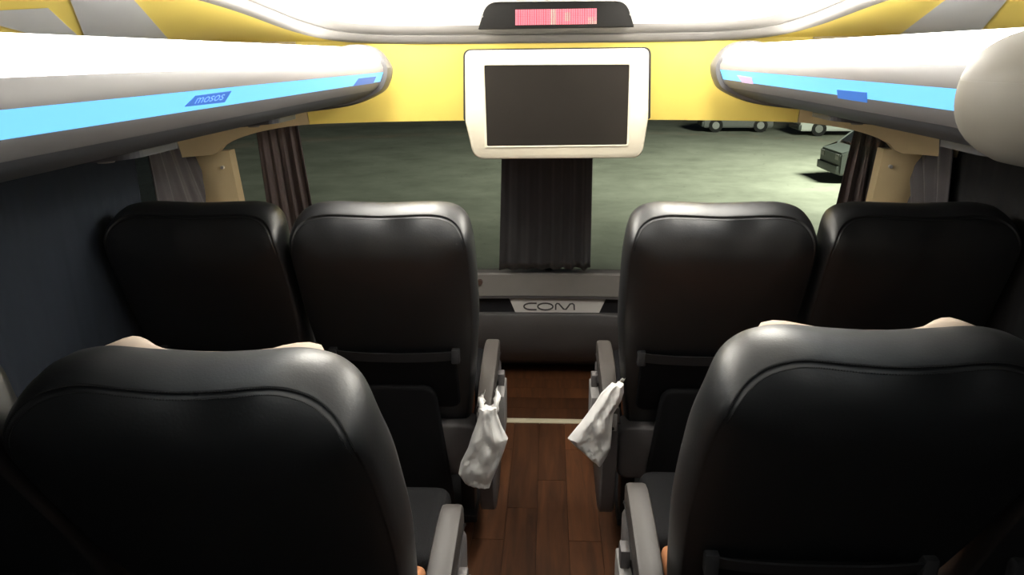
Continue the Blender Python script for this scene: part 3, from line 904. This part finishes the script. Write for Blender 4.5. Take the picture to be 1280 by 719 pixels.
# ================================================================== PLASTIC BAGS
def bag(label, edges, ytop, ybot, thick, seed, loops):
    """edges: list of (y_px, left_px, right_px) from the top down"""
    pts = []
    n = len(edges)
    base = at_y((edges[-1][1]+edges[-1][2])/2, edges[-1][0], ybot)
    g = empty('plastic_bag', base); tag(g, label, 'bag', 'white plastic bags hung on the front armrests')
    bm = bmesh.new(); rings = []
    rows_ = []
    for i in range(n-1):
        for k in range(6):
            t = k/6
            rows_.append(tuple(edges[i][q]+(edges[i+1][q]-edges[i][q])*t for q in range(4)))
    rows_.append(edges[-1])
    M = 60
    for i, (ya, l, yb, r_) in enumerate(rows_):
        v = i/(len(rows_)-1); yd = ytop+(ybot-ytop)*v
        L, Rg = at_y(l, ya, yd), at_y(r_, yb, yd)
        c = (L+Rg)/2; hx = (Rg-L)/2*1.05
        th = thick*(0.25+0.75*math.sin(math.pi*min(1, 0.12+0.80*v))**0.8)
        ring = []
        for k in range(M):
            a = 2*math.pi*k/M
            p = c+hx*math.cos(a)+Vector((0, 1, 0))*th*math.sin(a)
            nz = noise.noise(Vector((p.x*30+seed, p.z*18, p.y*30)))
            nz2 = abs(noise.noise(Vector((p.x*70-seed, p.z*20+p.x*34, 1.7))))
            nz3 = abs(noise.noise(Vector((p.x*26+seed*3, p.z*52-p.x*40, 9.2))))
            pl = math.sin(6*a+seed+2.2*v)*0.006*(1-v)
            p = p+Vector((0, math.sin(a), 0))*(nz*0.012-nz2*0.009-nz3*0.012*v+0.005+pl)
            ring.append(p-base)
        rings.append(ring)
    loft(bm, rings)
    body = finish('bag_body', bm, BAG, g, sharp=28)
    for pl in loops:
        bm = bmesh.new()
        P = catmull([at_y(a, b, c)-base for a, b, c in pl], 5)
        rr = []
        for i, p in enumerate(P):
            t = (P[min(i+1, len(P)-1)]-P[max(i-1, 0)]).normalized()
            nn = t.cross(Vector((0, 1, 0))).normalized()
            wv = 0.010+0.003*math.sin(i*1.3)
            rr.append([p+nn*wv, p+Vector((0, -0.004, 0)), p-nn*wv, p+Vector((0, 0.004, 0))])
        loft(bm, rr)
        finish('handle', bm, BAG, g, smooth=True)
    return g
bag('white crumpled plastic bag hanging from the left front armrest',
    [(511, 600, 509, 620), (519, 599, 517, 621), (530, 596, 532, 626), (544, 591, 548, 634), (560, 586, 564, 629), (578, 577, 584, 621), (592, 574, 600, 614), (604, 582, 610, 611)],
    1.925, 1.92, 0.026, 2.3, [[(603, 516, 1.925), (602, 502, 1.94), (606, 490, 2.0)], [(618, 515, 1.925), (621, 500, 1.94), (620, 486, 2.0)]])
bag('translucent white plastic bag slung sideways on the right front armrest',
    [(482, 762, 480, 779), (492, 752, 490, 779), (505, 744, 500, 776), (518, 735, 516, 766), (532, 724, 532, 764), (548, 711, 548, 763), (556, 718, 560, 762), (568, 733, 570, 758), (580, 746, 581, 752)],
    1.925, 1.92, 0.026, 7.7, [[(768, 487, 1.925), (774, 478, 1.99), (780, 476, 2.02)]])

# ================================================================== OUTSIDE
def ground_mat():
    m = bpy.data.materials.new('concrete_yard'); m.use_nodes = True
    nt = m.node_tree; b = nt.nodes['Principled BSDF']
    tc = nt.nodes.new('ShaderNodeTexCoord')
    n = nt.nodes.new('ShaderNodeTexNoise'); n.inputs['Scale'].default_value = 0.55; n.inputs['Detail'].default_value = 9; n.inputs['Roughness'].default_value = 0.7
    nt.links.new(tc.outputs['Object'], n.inputs['Vector'])
    cr = nt.nodes.new('ShaderNodeValToRGB')
    cr.color_ramp.elements[0].position = 0.32; cr.color_ramp.elements[0].color = (0.24, 0.25, 0.20, 1)
    cr.color_ramp.elements[1].position = 0.68; cr.color_ramp.elements[1].color = (0.40, 0.41, 0.34, 1)
    nt.links.new(n.outputs['Fac'], cr.inputs[0]); nt.links.new(cr.outputs[0], b.inputs['Base Color'])
    b.inputs['Roughness'].default_value = 0.85
    return m
GZ = -2.35
gr = box('ground', -70, 70, -10, 120, GZ-0.1, GZ, ground_mat()); tag(gr, 'pale concrete yard outside the windscreen at night', 'ground', kind='structure')
TWHITE = mat('vehicle_white', (0.70, 0.72, 0.68), 0.4)
TDARK = mat('vehicle_dark', (0.09, 0.10, 0.095), 0.5)
TGLASS = mat('vehicle_glass', (0.02, 0.022, 0.025), 0.2)
TYRE = mat('tyre', (0.012, 0.012, 0.012), 0.8)
PALE = mat('vehicle_pale', (0.16, 0.165, 0.16), 0.5)
def van(name, label, cat, loc, rz, L, W, H, body, hood=0.22):
    g = empty(name, loc); g.rotation_euler.z = rz; tag(g, label, cat)
    prof = [(-L/2, 0.25), (L/2, 0.25), (L/2, 0.95), (L/2-hood*L*0.5, 1.10), (L/2-hood*L, H-0.15), (L/2-hood*L-0.2, H), (-L/2+0.1, H), (-L/2, H-0.15)]
    bm = bmesh.new(); prism(bm, prof, lambda p, d: Vector((p[0], d, p[1])), -W/2, W/2)
    bmesh.ops.bevel(bm, geom=bm.edges[:], offset=0.05, segments=2, affect='EDGES')
    finish('body', bm, body, g, sharp=35)
    for sy in (-1, 1):
        for (a, b) in ((-L*0.42, -L*0.16), (-L*0.13, L*0.06), (L*0.08, L/2-hood*L-0.1)):
            if b-a < 0.2: continue
            box('side_window', a, b, sy*W/2-0.02, sy*W/2+0.006, H*0.58, H*0.88, TGLASS, g)
        for wx in (-L*0.32, L*0.32):
            t = cyl('wheel', (wx, sy*(W/2-0.22), 0.36), (wx, sy*(W/2+0.01), 0.36), 0.36, TYRE, g, 24)
            cyl('hubcap', (wx, sy*(W/2+0.005), 0.36), (wx, sy*(W/2+0.02), 0.36), 0.19, METAL, t, 16)
        box('headlight', L/2-0.03, L/2+0.015, sy*W*0.36-0.15, sy*W*0.36+0.15, 0.72, 0.90, LTPL, g, bev=0.01)
    bm = bmesh.new()
    a0, a1 = Vector((L/2-hood*L*0.55, 0, 1.16)), Vector((L/2-hood*L-0.02, 0, H-0.18))
    sheet(bm, lambda u, v: a0.lerp(a1, v)+Vector((0.02, (u-.5)*W*0.86, 0.02)), 2, 2, (-0.015, 0, -0.015))
    finish('windscreen', bm, TGLASS, g)
    box('bumper', L/2-0.05, L/2+0.08, -W/2+0.03, W/2-0.03, 0.30, 0.55, TDARK, g, bev=0.02)
    return g
q = at_z(1016, 172, GZ)
van('parked_van', 'white van parked far off beyond the right windscreen pane', 'van', (q.x+2.1, q.y+1.5, GZ), R(178), 5.0, 1.9, 2.1, TWHITE, 0.24)
q = at_z(936, 166, GZ)
van('parked_car', 'pale grey car parked far off, left of the white van', 'car', (q.x-0.5, q.y+1, GZ), R(178), 3.6, 1.6, 1.5, PALE, 0.3)
q = at_z(1062, 228, GZ)
van('parked_pickup', 'dark vehicle parked beyond the right corner curtain', 'car', (q.x+1.7, q.y+0.6, GZ), R(180), 4.4, 1.8, 1.75, TDARK, 0.25)
